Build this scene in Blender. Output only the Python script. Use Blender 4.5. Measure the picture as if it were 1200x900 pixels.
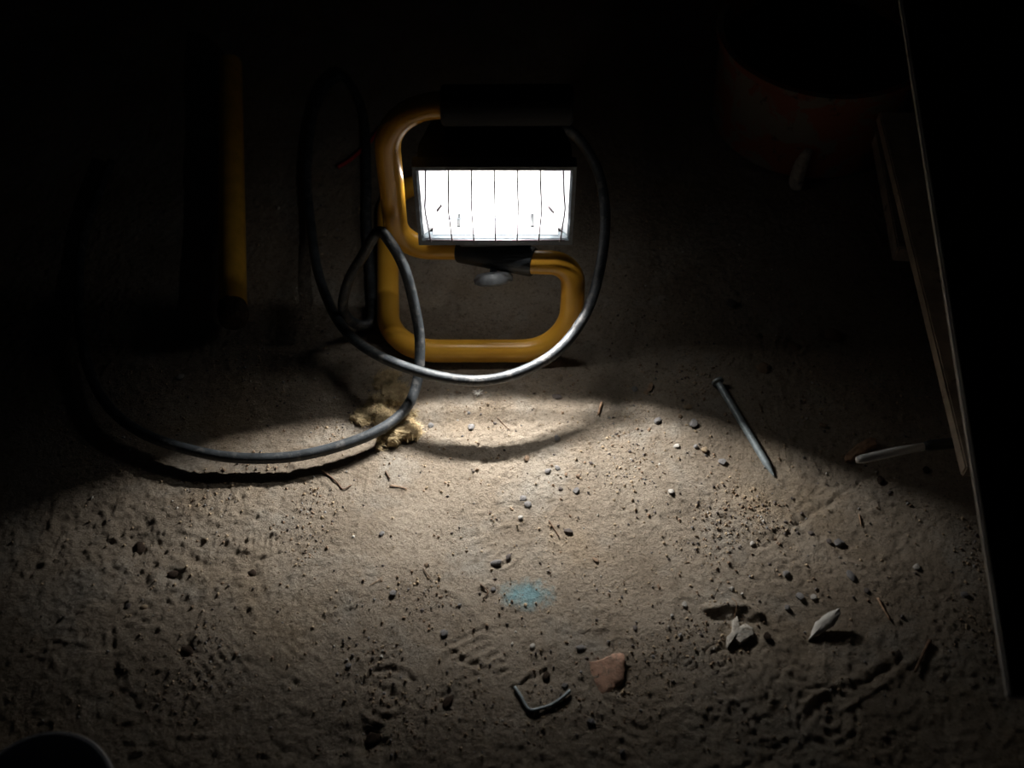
import bpy, bmesh, math, random
import numpy as np
from mathutils import Vector, Matrix

for o in list(bpy.data.objects):
    bpy.data.objects.remove(o)
scene = bpy.context.scene
COL = scene.collection
random.seed(7)
RNG = np.random.default_rng(11)

# ------------------------------------------------------------------ camera
H = 0.77                      # camera height above the dirt floor
PITCH = math.radians(52)      # looking down by
FPX = 1300.0                  # focal length in px of a 1200 px wide frame
cam_d = bpy.data.cameras.new('camera')
cam = bpy.data.objects.new('camera', cam_d)
COL.objects.link(cam)
cam.location = (0, 0, H)
cam.rotation_euler = (math.pi / 2 - PITCH, 0, 0)
cam_d.sensor_width = 36
cam_d.lens = 36 * FPX / 1200
cam_d.clip_start = 0.02
cam_d.dof.use_dof = True
cam_d.dof.focus_distance = 0.93
cam_d.dof.aperture_fstop = 5.0
scene.camera = cam

# ------------------------------------------------------------------ world, exposure
world = bpy.data.worlds.new('night')
scene.world = world
world.use_nodes = True
world.node_tree.nodes['Background'].inputs[0].default_value = (0.6, 0.7, 1, 1)
world.node_tree.nodes['Background'].inputs[1].default_value = 0.002
scene.view_settings.view_transform = 'Standard'
scene.view_settings.look = 'None'
scene.view_settings.gamma = 1
scene.view_settings.use_curve_mapping = False
scene.view_settings.exposure = 0.0

# ------------------------------------------------------------------ the lamp's light
LX, LY, LZ = -0.0136, 0.679, 0.162      # bulb centre
WARM = (1.0, 0.965, 0.92)
LAMPS = []


def strip_light(name, loc, aim, sx, sy, energy, spread):
    l = bpy.data.lights.new(name, 'AREA')
    l.shape = 'RECTANGLE'; l.size = sx; l.size_y = sy
    l.energy = energy; l.color = WARM; l.spread = math.radians(spread)
    o = bpy.data.objects.new(name, l)
    o.location = loc
    o.rotation_euler = Vector(aim).to_track_quat('-Z', 'Y').to_euler()
    COL.objects.link(o); LAMPS.append(o)


# the reflector throws the bulb's light down and forward, and out to both sides
BEAM_DIP = math.radians(43)
for k in range(7):
    l = bpy.data.lights.new('bulb_beam', 'SPOT')
    l.energy = 1.35; l.color = WARM; l.shadow_soft_size = 0.002
    l.spot_size = math.radians(43.5); l.spot_blend = 1.0
    o = bpy.data.objects.new('bulb_beam', l)
    o.location = (LX + (k - 3) * 0.0125, LY, LZ)
    o.rotation_euler = Vector((0, -math.cos(BEAM_DIP), -math.sin(BEAM_DIP))).to_track_quat('-Z', 'Y').to_euler()
    o.scale = (4.5, 1, 1)
    COL.objects.link(o); LAMPS.append(o)
strip_light('bulb_light', (LX, LY, LZ), (0, -0.55, -0.83), 0.080, 0.008, 0.17, 150)
# light thrown straight down by the top of the reflector, through the glass
strip_light('reflector_light', (LX, 0.6605, 0.1945), (0, -0.25, -0.97), 0.10, 0.004, 0.150, 150)
strip_light('fill_light_bottom', (LX, 0.712, 0.1165), (0, -0.35, -0.93), 0.09, 0.004, 0.020, 180)  # added fill under the head, brightens the floor inside the base loop
# added fill lights hidden beside the head, lift the floor, tube and pole
for name, loc, e in (('fill_light_left', (-0.0762, 0.690, 0.160), 0.038), ('fill_light_right', (0.0487, 0.670, 0.150), 0.006)):
    l = bpy.data.lights.new(name, 'POINT')
    l.energy = e; l.shadow_soft_size = 0.0015; l.color = WARM
    o = bpy.data.objects.new(name, l); o.location = loc
    COL.objects.link(o); LAMPS.append(o)


# ------------------------------------------------------------------ helpers
def ray(u, v):
    a = (u - 600) / FPX
    b = -(v - 450) / FPX
    return Vector((a, math.cos(PITCH) + b * math.sin(PITCH), -math.sin(PITCH) + b * math.cos(PITCH)))


def P(u, v, z=0.0):
    d = ray(u, v)
    t = (H - z) / -d.z
    return Vector((d.x * t, d.y * t, z))


def scale_at(u, v, z=0.0):
    return ((H - z) / -ray(u, v).z) / FPX     # metres per pixel


def empty(name, loc=(0, 0, 0)):
    o = bpy.data.objects.new(name, None)
    o.empty_display_size = 0.02
    COL.objects.link(o)
    o.location = loc
    return o


def tag(o, label=None, cat=None, group=None, kind=None):
    if label: o['label'] = label
    if cat: o['category'] = cat
    if group: o['group'] = group
    if kind: o['kind'] = kind
    return o


def obj(name, me, mat=None, parent=None, smooth=False, loc=None):
    if isinstance(me, bmesh.types.BMesh):
        bm = me
        me = bpy.data.meshes.new(name)
        bm.to_mesh(me)
        bm.free()
    o = bpy.data.objects.new(name, me)
    COL.objects.link(o)
    if mat: me.materials.append(mat)
    if smooth:
        me.polygons.foreach_set('use_smooth', [True] * len(me.polygons))
    if loc is not None: o.location = loc
    if parent:
        o.parent = parent
        pl = Vector(parent.location)
        q = parent.parent
        while q:
            pl += Vector(q.location); q = q.parent
        if loc is None:
            o.location = -pl      # mesh was written in world coordinates
        else:
            o.location = Vector(loc) - pl
    return o


def auto_smooth(o, angle=35):
    me = o.data
    me.polygons.foreach_set('use_smooth', [True] * len(me.polygons))
    me.set_sharp_from_angle(angle=math.radians(angle))
    return o


def box(bm, x0, x1, y0, y1, z0, z1, bevel=0.0):
    vs = [bm.verts.new((x, y, z)) for x in (x0, x1) for y in (y0, y1) for z in (z0, z1)]
    fs = [(0, 1, 3, 2), (4, 6, 7, 5), (0, 4, 5, 1), (2, 3, 7, 6), (0, 2, 6, 4), (1, 5, 7, 3)]
    faces = [bm.faces.new([vs[i] for i in f]) for f in fs]
    if bevel:
        es = list({e for f in faces for e in f.edges})
        bmesh.ops.bevel(bm, geom=es, offset=bevel, segments=2, affect='EDGES', profile=0.5)
    return bm


def obox(bm, a, b, width, height, bevel=0.0):
    """box running from a to b (centres of its ends)"""
    a, b = Vector(a), Vector(b)
    d = (b - a).normalized()
    s = d.cross(Vector((0, 0, 1))).normalized()
    n = s.cross(d)
    vs = []
    for p in (a, b):
        for i, j in ((-1, -1), (1, -1), (1, 1), (-1, 1)):
            vs.append(bm.verts.new(p + s * i * width / 2 + n * j * height / 2))
    fs = [(0, 1, 2, 3), (7, 6, 5, 4), (0, 4, 5, 1), (1, 5, 6, 2), (2, 6, 7, 3), (3, 7, 4, 0)]
    faces = [bm.faces.new([vs[i] for i in f]) for f in fs]
    if bevel:
        es = list({e for f in faces for e in f.edges})
        bmesh.ops.bevel(bm, geom=es, offset=bevel, segments=2, affect='EDGES')
    bmesh.ops.recalc_face_normals(bm, faces=bm.faces)
    return bm


def sweep(bm, pts, rad, seg=16, cap=True):
    pts = [Vector(p) for p in pts]
    n = len(pts)
    rads = rad if isinstance(rad, (list, tuple)) else [rad] * n
    t0 = (pts[1] - pts[0]).normalized()
    ref = Vector((0, 0, 1)) if abs(t0.z) < 0.9 else Vector((0, 1, 0))
    nrm = t0.cross(ref).normalized()
    rings = []
    for i in range(n):
        t = (pts[min(i + 1, n - 1)] - pts[max(i - 1, 0)]).normalized()
        nrm = (nrm - t * nrm.dot(t)).normalized()
        bn = t.cross(nrm)
        rings.append([bm.verts.new(pts[i] + (nrm * math.cos(2 * math.pi * k / seg) + bn * math.sin(2 * math.pi * k / seg)) * rads[i]) for k in range(seg)])
    for i in range(n - 1):
        for k in range(seg):
            bm.faces.new((rings[i][k], rings[i][(k + 1) % seg], rings[i + 1][(k + 1) % seg], rings[i + 1][k]))
    if cap:
        bm.faces.new(list(reversed(rings[0])))
        bm.faces.new(rings[-1])
    bmesh.ops.recalc_face_normals(bm, faces=bm.faces)
    return bm


def fillet(cs, rs, steps=10):
    cs = [Vector(c) for c in cs]
    out = [cs[0]]
    for i in range(1, len(cs) - 1):
        a = (cs[i - 1] - cs[i]); b = (cs[i + 1] - cs[i])
        la, lb = a.length, b.length
        a.normalize(); b.normalize()
        ang = a.angle(b)
        r = rs[i - 1]
        d = min(r / math.tan(ang / 2), la * 0.499, lb * 0.499)
        r = d * math.tan(ang / 2)
        c = cs[i] + (a + b).normalized() * (r / math.sin(ang / 2))
        p0 = cs[i] + a * d; p1 = cs[i] + b * d
        v0 = p0 - c; v1 = p1 - c
        tot = v0.angle(v1)
        for k in range(steps + 1):
            w = k / steps
            out.append(c + (v0 * math.sin((1 - w) * tot) + v1 * math.sin(w * tot)) / math.sin(tot))
    out.append(cs[-1])
    res = [out[0]]
    for p in out[1:]:
        if (p - res[-1]).length > 1e-5: res.append(p)
    # split long straights
    fin = [res[0]]
    for p in res[1:]:
        L = (p - fin[-1]).length
        k = max(1, int(L / 0.01))
        q = fin[-1].copy()
        for j in range(1, k + 1): fin.append(q.lerp(p, j / k))
    return fin


def catmull(ps, n=10):
    ps = [Vector(p) for p in ps]
    ps = [ps[0] * 2 - ps[1]] + ps + [ps[-1] * 2 - ps[-2]]
    out = []
    for i in range(1, len(ps) - 2):
        p0, p1, p2, p3 = ps[i - 1:i + 3]
        for k in range(n):
            t = k / n
            out.append(0.5 * ((2 * p1) + (p2 - p0) * t + (2 * p0 - 5 * p1 + 4 * p2 - p3) * t * t + (3 * p1 - p0 - 3 * p2 + p3) * t ** 3))
    out.append(ps[-2])
    return out


def lathe(bm, prof, centre, seg=48):
    """prof: list of (r, z) relative to centre"""
    cx, cy, cz = centre
    rings = []
    for r, z in prof:
        if r < 1e-6:
            rings.append([bm.verts.new((cx, cy, cz + z))])
        else:
            rings.append([bm.verts.new((cx + r * math.cos(2 * math.pi * k / seg), cy + r * math.sin(2 * math.pi * k / seg), cz + z)) for k in range(seg)])
    for a, b in zip(rings[:-1], rings[1:]):
        for k in range(seg):
            k2 = (k + 1) % seg
            if len(a) == 1: bm.faces.new((a[0], b[k2], b[k]))
            elif len(b) == 1: bm.faces.new((a[k], a[k2], b[0]))
            else: bm.faces.new((a[k], a[k2], b[k2], b[k]))
    bmesh.ops.recalc_face_normals(bm, faces=bm.faces)
    return bm


# ------------------------------------------------------------------ noise on numpy
def vnoise(x, y, seed=0):
    xi = np.floor(x).astype(np.int64); yi = np.floor(y).astype(np.int64)
    fx = x - xi; fy = y - yi
    fx = fx * fx * fx * (fx * (fx * 6 - 15) + 10); fy = fy * fy * fy * (fy * (fy * 6 - 15) + 10)

    def h(a, b):
        n = (a * 374761393 + b * 668265263 + seed * 1442695041) & 0xFFFFFFFF
        n = ((n ^ (n >> 13)) * 1274126177) & 0xFFFFFFFF
        n = ((n ^ (n >> 16)) * 2246822519) & 0xFFFFFFFF
        return ((n ^ (n >> 15)) & 0xFFFF) / 32767.5 - 1
    a = h(xi, yi); b = h(xi + 1, yi); c = h(xi, yi + 1); d = h(xi + 1, yi + 1)
    return (a * (1 - fx) + b * fx) * (1 - fy) + (c * (1 - fx) + d * fx) * fy


def gauss(x, y, cx, cy, r):
    return np.exp(-((x - cx) ** 2 + (y - cy) ** 2) / (r * r))


def sstep(a, b, x):
    t = np.clip((x - a) / (b - a), 0, 1)
    return t * t * (3 - 2 * t)


def seg_dist(x, y, a, b):
    ax, ay = a; bx, by = b
    dx, dy = bx - ax, by - ay
    t = np.clip(((x - ax) * dx + (y - ay) * dy) / (dx * dx + dy * dy), 0, 1)
    return np.hypot(x - ax - t * dx, y - ay - t * dy)


LINES = [  # (points in the frame, half width m, height m): cracks, pressed sole edges, crusts
    ([(1010, 560), (985, 580), (955, 598), (925, 622), (895, 640), (880, 640)], 0.0022, -0.0022),
    ([(985, 570), (950, 590), (915, 615), (880, 632)], 0.0025, 0.0012),
    ([(828, 716), (850, 711), (875, 713), (888, 722)], 0.0040, 0.0085),
    ([(835, 728), (860, 726), (884, 730)], 0.003, -0.0028),
    ([(510, 772), (528, 756), (550, 768), (572, 778), (590, 772)], 0.0022, 0.0022),
    ([(515, 780), (530, 764), (548, 776), (570, 786)], 0.0018, -0.0022),
    ([(545, 782), (565, 787), (592, 782)], 0.0018, 0.0020),
    ([(600, 800), (618, 792), (636, 780)], 0.0022, 0.0026),
    ([(608, 802), (622, 796), (638, 786)], 0.0018, -0.002),
    ([(617, 762), (622, 775), (628, 785)], 0.0018, -0.0026),
    ([(560, 690), (575, 684), (582, 688)], 0.0025, 0.0028),
    ([(220, 622), (260, 632), (300, 650), (322, 652)], 0.0028, 0.0018),
    ([(165, 610), (190, 640), (240, 660), (280, 668), (318, 656)], 0.006, -0.0024),
    ([(930, 845), (945, 820), (975, 805), (1010, 790), (1050, 765)], 0.0030, 0.0028),
    ([(940, 852), (955, 828), (985, 812), (1020, 798), (1060, 772)], 0.0026, -0.003),
    ([(990, 830), (1020, 810), (1050, 790), (1075, 770)], 0.0026, 0.0022),
    ([(900, 820), (905, 800), (918, 790), (950, 800)], 0.0022, -0.0024),
    ([(860, 820), (885, 815), (900, 812)], 0.0016, 0.0016),
    ([(770, 835), (800, 826), (835, 838)], 0.003, 0.0020),
    ([(400, 795), (430, 802), (455, 812), (490, 830)], 0.0024, -0.0024),
    ([(440, 785), (470, 790), (490, 797)], 0.0020, -0.0022),
    ([(640, 600), (664, 606), (676, 602)], 0.0016, -0.0014),
    ([(300, 480), (330, 492), (360, 486)], 0.003, 0.0022),
    ([(240, 505), (262, 512), (290, 500)], 0.0025, 0.0020),
    ([(520, 690), (540, 700), (556, 720), (575, 735)], 0.003, 0.0018),
    ([(680, 830), (720, 838), (770, 842)], 0.003, 0.0016),
    ([(395, 720), (425, 705), (440, 690)], 0.002, 0.0014),
    ([(120, 800), (150, 815), (160, 830)], 0.003, -0.003),
]
LINES = [([tuple(P(u, v)[:2]) for u, v in pts], w * 0.8, h * 0.42) for pts, w, h in LINES]
ARCS = [  # concentric sole rings: centre px, radius m, ring period m, height m, angular window
    ((842, 772), 0.016, 0.0042, 0.0011, None),
    ((870, 777), 0.012, 0.0045, 0.0008, None),
    ((800, 770), 0.016, 0.0050, 0.0008, None),
    ((970, 838), 0.030, 0.0085, 0.0016, None),
    ((560, 620), 0.052, 0.0070, 0.0011, (-1.2, 0.1)),
    ((455, 812), 0.030, 0.0075, 0.0010, None),
    ((296, 606), 0.010, 0.0060, 0.0012, None),
]
ARCS = [(P(*c)[:2], r, p, h * 0.42, w) for c, r, p, h, w in ARCS]
COMBS = [  # parallel tread bars: centre px, half length, half width, angle of march, period, height
    ((306, 632), 0.016, 0.008, 0.05, 0.0046, 0.0013),
    ((268, 636), 0.020, 0.006, 0.05, 0.0052, 0.0007),
    ((392, 713), 0.022, 0.008, 0.5, 0.0040, 0.0009),
    ((560, 770), 0.026, 0.020, -1.1, 0.0075, 0.0010),
    ((905, 835), 0.014, 0.018, 0.2, 0.0055, 0.0012),
    ((720, 860), 0.03, 0.02, 1.1, 0.008, 0.0010),
    ((360, 760), 0.03, 0.02, 0.9, 0.007, 0.0008),
    ((840, 612), 0.03, 0.014, 1.45, 0.0065, 0.0006),
    ((250, 790), 0.03, 0.02, 0.7, 0.007, 0.0010),
]
COMBS = [(P(*c)[:2], a, b, t, p, h * 0.42) for c, a, b, t, p, h in COMBS]
DIGS = [((220, 762), 0.006, -0.006), ((200, 673), 0.007, -0.006), ((435, 866), 0.009, -0.007), ((163, 640), 0.009, -0.004),
        ((296, 672), 0.006, -0.004), ((525, 822), 0.008, -0.005), ((617, 697), 0.02, 0.001), ((930, 398), 0.007, -0.005),
        ((978, 392), 0.010, -0.004), ((895, 380), 0.008, -0.004), ((640, 790), 0.012, -0.003), ((1008, 540), 0.012, -0.005),
        ((868, 750), 0.012, -0.003), ((948, 762), 0.008, -0.003), ((150, 640), 0.02, -0.004), ((735, 790), 0.01, -0.003),
        ((670, 610), 0.012, -0.0015), ((510, 600), 0.018, 0.001)]
DIGS = [(P(*c)[:2], r, h * 0.6) for c, r, h in DIGS]


def height(x, y):
    x = np.asarray(x, float); y = np.asarray(y, float)
    wx = x + 0.006 * vnoise(x / 0.03, y / 0.03, 5)
    wy = y + 0.006 * vnoise(x / 0.03, y / 0.03, 6)
    h = 0.0030 * vnoise(wx / 0.13, wy / 0.13, 1)
    h += 0.0014 * vnoise(wx / 0.045, wy / 0.045, 2)
    rough = 0.45 + 0.55 * sstep(-0.4, 0.5, vnoise(x / 0.09, y / 0.09, 9))
    # the lower left and lower right of the plot is loose soil
    rough = rough + 0.9 * gauss(x, y, -0.27, 0.42, 0.10) + 0.5 * sstep(0.40, 0.28, y)
    h += rough * 0.00045 * vnoise(wx / 0.017, wy / 0.017, 3)
    h += rough * 0.00032 * vnoise(wx / 0.0075, wy / 0.0075, 4)
    h += (0.3 + rough) * 0.00042 * vnoise(x / 0.0041, y / 0.0041, 7)
    h += (0.4 + rough) * 0.00026 * vnoise(x / 0.0026, y / 0.0026, 8)
    # crumbs that stick out and small pits
    c = vnoise(x / 0.0055, y / 0.0055, 21)
    h += rough * 0.0016 * sstep(0.62, 0.95, c) * 0.6 - rough * 0.0006 * sstep(-0.62, -0.95, c)
    # flaky crust edges
    r = 1 - np.abs(vnoise(wx / 0.022, wy / 0.022, 12)) * 6
    h += 0.0009 * np.clip(r, 0, 1) * sstep(0.0, 0.5, vnoise(x / 0.06, y / 0.06, 13))
    for pts, w, hh in LINES:
        d = np.full_like(x, 9.0)
        jx = x + 0.0016 * vnoise(x / 0.006, y / 0.006, 31); jy = y + 0.0016 * vnoise(x / 0.006, y / 0.006, 32)
        for a, b in zip(pts[:-1], pts[1:]):
            d = np.minimum(d, seg_dist(jx, jy, a, b))
        h += hh * np.exp(-(d / w) ** 2)
    for (cx, cy), r, p, hh, win in ARCS:
        d = np.hypot(x - cx, y - cy) + 0.0008 * vnoise(x / 0.008, y / 0.008, 33)
        m = sstep(r, r * 0.8, d) * sstep(0.0, 0.3, vnoise(x / 0.02, y / 0.02, 35) + 0.6)
        if win:
            an = np.arctan2(y - cy, x - cx)
            m = m * sstep(win[0], win[0] + 0.2, an) * sstep(win[1], win[1] - 0.2, an) * sstep(r * 0.5, r * 0.6, d)
        h += hh * m * np.clip(np.cos(2 * math.pi * d / p) * 1.6, -1, 1)
    for (cx, cy), a, b, t, p, hh in COMBS:
        u = (x - cx) * math.cos(t) + (y - cy) * math.sin(t)
        v = -(x - cx) * math.sin(t) + (y - cy) * math.cos(t)
        m = sstep(a, a * 0.8, np.abs(u)) * sstep(b, b * 0.75, np.abs(v)) * sstep(-0.5, 0.1, vnoise(x / 0.016, y / 0.016, 36))
        h += hh * m * np.clip(np.cos(2 * math.pi * u / p) * 1.8, -1, 1)
    for (cx, cy), r, hh in DIGS:
        n = 1 + 0.5 * vnoise(x / 0.007, y / 0.007, 40)
        h += hh * np.exp(-((x - cx) ** 2 + (y - cy) ** 2) / (r * r) * n)
    return h


def zf(x, y):
    return float(height(np.array([x]), np.array([y]))[0])


# ------------------------------------------------------------------ materials
def new_mat(name):
    m = bpy.data.materials.new(name)
    m.use_nodes = True
    nt = m.node_tree
    return m, nt, nt.nodes['Principled BSDF']


def link(nt, a, b): nt.links.new(a, b)


def ramp(nt, fac, stops):
    r = nt.nodes.new('ShaderNodeValToRGB')
    cr = r.color_ramp
    while len(cr.elements) < len(stops): cr.elements.new(0.5)
    for e, (p, c) in zip(cr.elements, stops):
        e.position = p
        e.color = (*c, 1) if len(c) == 3 else c
    link(nt, fac, r.inputs[0])
    return r.outputs[0]


def noise(nt, vec, scale, detail=4, rough=0.6, dist=0):
    n = nt.nodes.new('ShaderNodeTexNoise')
    n.inputs['Scale'].default_value = scale
    n.inputs['Detail'].default_value = detail
    n.inputs['Roughness'].default_value = rough
    n.inputs['Distortion'].default_value = dist
    if vec is not None: link(nt, vec, n.inputs['Vector'])
    return n.outputs['Fac']


def mixc(nt, fac, a, b, mode='MIX'):
    m = nt.nodes.new('ShaderNodeMix')
    m.data_type = 'RGBA'
    m.blend_type = mode
    for s, i in ((fac, 0), (a, 6), (b, 7)):
        if hasattr(s, 'links'): link(nt, s, m.inputs[i])
        elif isinstance(s, (tuple, list)): m.inputs[i].default_value = (*s, 1)
        else: m.inputs[i].default_value = s
    return m.outputs[2]


def bump(nt, bsdf, hgt, dist, strength=1.0):
    b = nt.nodes.new('ShaderNodeBump')
    b.inputs['Distance'].default_value = dist
    b.inputs['Strength'].default_value = strength
    link(nt, hgt, b.inputs['Height'])
    link(nt, b.outputs[0], bsdf.inputs['Normal'])


def pos(nt, objspace=True):
    t = nt.nodes.new('ShaderNodeTexCoord')
    return t.outputs['Object']


def simple(name, col, rough=0.5, metal=0.0, var=0.0, vscale=60, bmp=0.0, bscale=300, dirt=None, dirt_lo=0.5, spec=None):
    m, nt, b = new_mat(name)
    c = pos(nt)
    b.inputs['Roughness'].default_value = rough
    b.inputs['Metallic'].default_value = metal
    if spec is not None: b.inputs['Specular IOR Level'].default_value = spec
    if var or dirt:
        f = noise(nt, c, vscale, 5)
        lo = tuple(max(0, k * (1 - var)) for k in col)
        hi = tuple(min(1, k * (1 + var)) for k in col)
        out = ramp(nt, f, [(0.35, lo), (0.65, hi)])
        if dirt:
            f2 = noise(nt, c, vscale * 1.7, 6, 0.7, 0.4)
            out = mixc(nt, ramp(nt, f2, [(dirt_lo, (0, 0, 0)), (dirt_lo + 0.1, (1, 1, 1))]), out, dirt)
        link(nt, out, b.inputs['Base Color'])
    else:
        b.inputs['Base Color'].default_value = (*col, 1)
    if bmp:
        bump(nt, b, noise(nt, c, bscale, 5, 0.65), bmp)
    return m


# dirt floor
m_dirt, nt, b = new_mat('trodden_dirt')
c = pos(nt)
base = ramp(nt, noise(nt, c, 9, 6, 0.62, 0.3), [(0.30, (0.31, 0.25, 0.185)), (0.5, (0.40, 0.335, 0.26)), (0.70, (0.49, 0.42, 0.335))])
grey = ramp(nt, noise(nt, c, 16, 4, 0.6, 0.2), [(0.52, (0, 0, 0)), (0.70, (1, 1, 1))])
base = mixc(nt, grey, base, (0.43, 0.39, 0.33))
och = ramp(nt, noise(nt, c, 6.5, 3, 0.5), [(0.55, (0, 0, 0)), (0.70, (0.55, 0.55, 0.55))])
base = mixc(nt, och, base, (0.47, 0.35, 0.22))
fine = ramp(nt, noise(nt, c, 420, 3, 0.7), [(0.28, (0.42, 0.40, 0.38)), (0.42, (0.88, 0.88, 0.88)), (0.62, (1.0, 1.0, 1.0)), (0.74, (1.35, 1.3, 1.25))])
base = mixc(nt, 1.0, base, fine, 'MULTIPLY')
med = ramp(nt, noise(nt, c, 130, 4, 0.7), [(0.30, (0.6, 0.58, 0.55)), (0.45, (1, 1, 1))])
base = mixc(nt, 1.0, base, med, 'MULTIPLY')
# patch of blue marking paint, a stain with an edge of its own
bp = P(617, 697)
vm = nt.nodes.new('ShaderNodeVectorMath'); vm.operation = 'SUBTRACT'
link(nt, c, vm.inputs[0]); vm.inputs[1].default_value = (bp.x, bp.y, 0)
vs = nt.nodes.new('ShaderNodeVectorMath'); vs.operation = 'MULTIPLY'
link(nt, vm.outputs[0], vs.inputs[0]); vs.inputs[1].default_value = (1 / 0.024, 1 / 0.0145, 0)
vl = nt.nodes.new('ShaderNodeVectorMath'); vl.operation = 'LENGTH'
link(nt, vs.outputs[0], vl.inputs[0])
nn = noise(nt, c, 110, 5, 0.75)
ma = nt.nodes.new('ShaderNodeMath'); ma.operation = 'MULTIPLY_ADD'
link(nt, nn, ma.inputs[0]); ma.inputs[1].default_value = 1.6; ma.inputs[2].default_value = -0.8
mb = nt.nodes.new('ShaderNodeMath'); mb.operation = 'ADD'
link(nt, vl.outputs['Value'], mb.inputs[0]); link(nt, ma.outputs[0], mb.inputs[1])
bf = ramp(nt, mb.outputs[0], [(0.25, (0.72, 0.72, 0.72)), (1.0, (0, 0, 0))])
base = mixc(nt, bf, base, (0.22, 0.47, 0.54))
link(nt, base, b.inputs['Base Color'])
b.inputs['Roughness'].default_value = 0.95
b.inputs['Specular IOR Level'].default_value = 0.15
bump(nt, b, noise(nt, c, 330, 6, 0.8), 0.0038)

# yellow powder coat, scuffed
m_yellow, nt, b = new_mat('yellow_paint')
c = pos(nt)
f = ramp(nt, noise(nt, c, 22, 5, 0.6), [(0.3, (0.76, 0.37, 0.035)), (0.65, (0.86, 0.46, 0.055))])
sc = ramp(nt, noise(nt, c, 150, 6, 0.8), [(0.66, (0, 0, 0)), (0.72, (0.7, 0.7, 0.7))])
f = mixc(nt, sc, f, (0.16, 0.09, 0.04))
link(nt, f, b.inputs['Base Color'])
b.inputs['Roughness'].default_value = 0.28
bump(nt, b, noise(nt, c, 120, 3, 0.5), 0.0002)

m_pole = simple('yellow_pole_paint', (0.72, 0.40, 0.05), 0.3, var=0.15, vscale=40, dirt=(0.10, 0.07, 0.03), dirt_lo=0.62, bmp=0.0003, bscale=90)
m_rubber = simple('black_rubber_cable', (0.045, 0.052, 0.058), 0.42, var=0.35, vscale=60, dirt=(0.13, 0.13, 0.128), dirt_lo=0.53, bmp=0.0005, bscale=450)
m_black = simple('black_housing', (0.018, 0.022, 0.026), 0.45, var=0.3, vscale=80, dirt=(0.05, 0.052, 0.05), dirt_lo=0.63, bmp=0.0003, bscale=500)
m_frame = simple('dark_grey_frame', (0.08, 0.10, 0.115), 0.5, var=0.3, vscale=120, bmp=0.0003, bscale=500)
m_grip = simple('black_foam_grip', (0.012, 0.013, 0.015), 0.8, bmp=0.0008, bscale=700)
m_steel = simple('dull_zinc_steel', (0.33, 0.385, 0.41), 0.45, metal=0.3, var=0.2, vscale=200, dirt=(0.22, 0.20, 0.18), dirt_lo=0.60, bmp=0.0002, bscale=500)
m_wire = simple('dark_guard_wire', (0.05, 0.04, 0.045), 0.4, metal=0.6)
m_knob = simple('grey_knob', (0.15, 0.16, 0.17), 0.55, var=0.2, vscale=90, bmp=0.0003, bscale=400)
m_wool = simple('mineral_wool', (0.62, 0.49, 0.29), 0.95, var=0.25, vscale=90, dirt=(0.36, 0.26, 0.15), dirt_lo=0.58, bmp=0.0012, bscale=500, spec=0.1)
m_clay = simple('terracotta', (0.50, 0.30, 0.21), 0.9, var=0.25, vscale=110, dirt=(0.26, 0.19, 0.14), dirt_lo=0.55, bmp=0.0007, bscale=300)
m_plaster = simple('pale_plaster', (0.60, 0.56, 0.49), 0.9, var=0.2, vscale=150, dirt=(0.33, 0.27, 0.2), dirt_lo=0.55, bmp=0.0008, bscale=350)
m_twig = simple('twig_bark', (0.15, 0.09, 0.055), 0.9, var=0.4, vscale=200, bmp=0.0005, bscale=500)
m_paleTwig = simple('split_wood', (0.38, 0.24, 0.15), 0.85, var=0.3, vscale=200, bmp=0.0005, bscale=500)
m_leaf = simple('bleached_shell', (0.62, 0.60, 0.55), 0.65, var=0.15, vscale=120, dirt=(0.3, 0.25, 0.2), dirt_lo=0.6)
m_soil = simple('dark_soil', (0.07, 0.05, 0.038), 0.97, var=0.4, vscale=200, bmp=0.001, bscale=300, spec=0.1)
STONES = {
    'grey': simple('grey_stone', (0.25, 0.24, 0.235), 0.85, var=0.3, vscale=240, bmp=0.0006, bscale=400),
    'dark': simple('dark_stone', (0.12, 0.10, 0.09), 0.85, var=0.4, vscale=240, bmp=0.0006, bscale=400),
    'tan': simple('tan_stone', (0.42, 0.32, 0.21), 0.9, var=0.25, vscale=240, bmp=0.0006, bscale=400),
    'pale': simple('pale_stone', (0.58, 0.55, 0.50), 0.85, var=0.2, vscale=240, bmp=0.0006, bscale=400),
    'brown': simple('brown_stone', (0.25, 0.17, 0.11), 0.9, var=0.3, vscale=240, bmp=0.0006, bscale=400),
}
m_wood = simple('weathered_board', (0.42, 0.35, 0.28), 0.8, var=0.3, vscale=30, dirt=(0.14, 0.10, 0.075), dirt_lo=0.58, bmp=0.0008, bscale=120)
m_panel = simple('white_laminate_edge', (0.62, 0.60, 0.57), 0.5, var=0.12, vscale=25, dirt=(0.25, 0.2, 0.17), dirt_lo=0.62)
m_paneltop = simple('shaded_panel_face', (0.02, 0.018, 0.017), 0.7, var=0.2, vscale=20)  # near-black: shade on the panel's unlit top put into its colour
m_wall = simple('rough_plaster_wall', (0.20, 0.18, 0.16), 0.95, var=0.2, vscale=5, bmp=0.004, bscale=40)
m_cup = simple('grey_plastic', (0.30, 0.31, 0.33), 0.5, var=0.1, vscale=40)
m_redwire = simple('red_wire', (0.45, 0.03, 0.03), 0.5)

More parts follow.
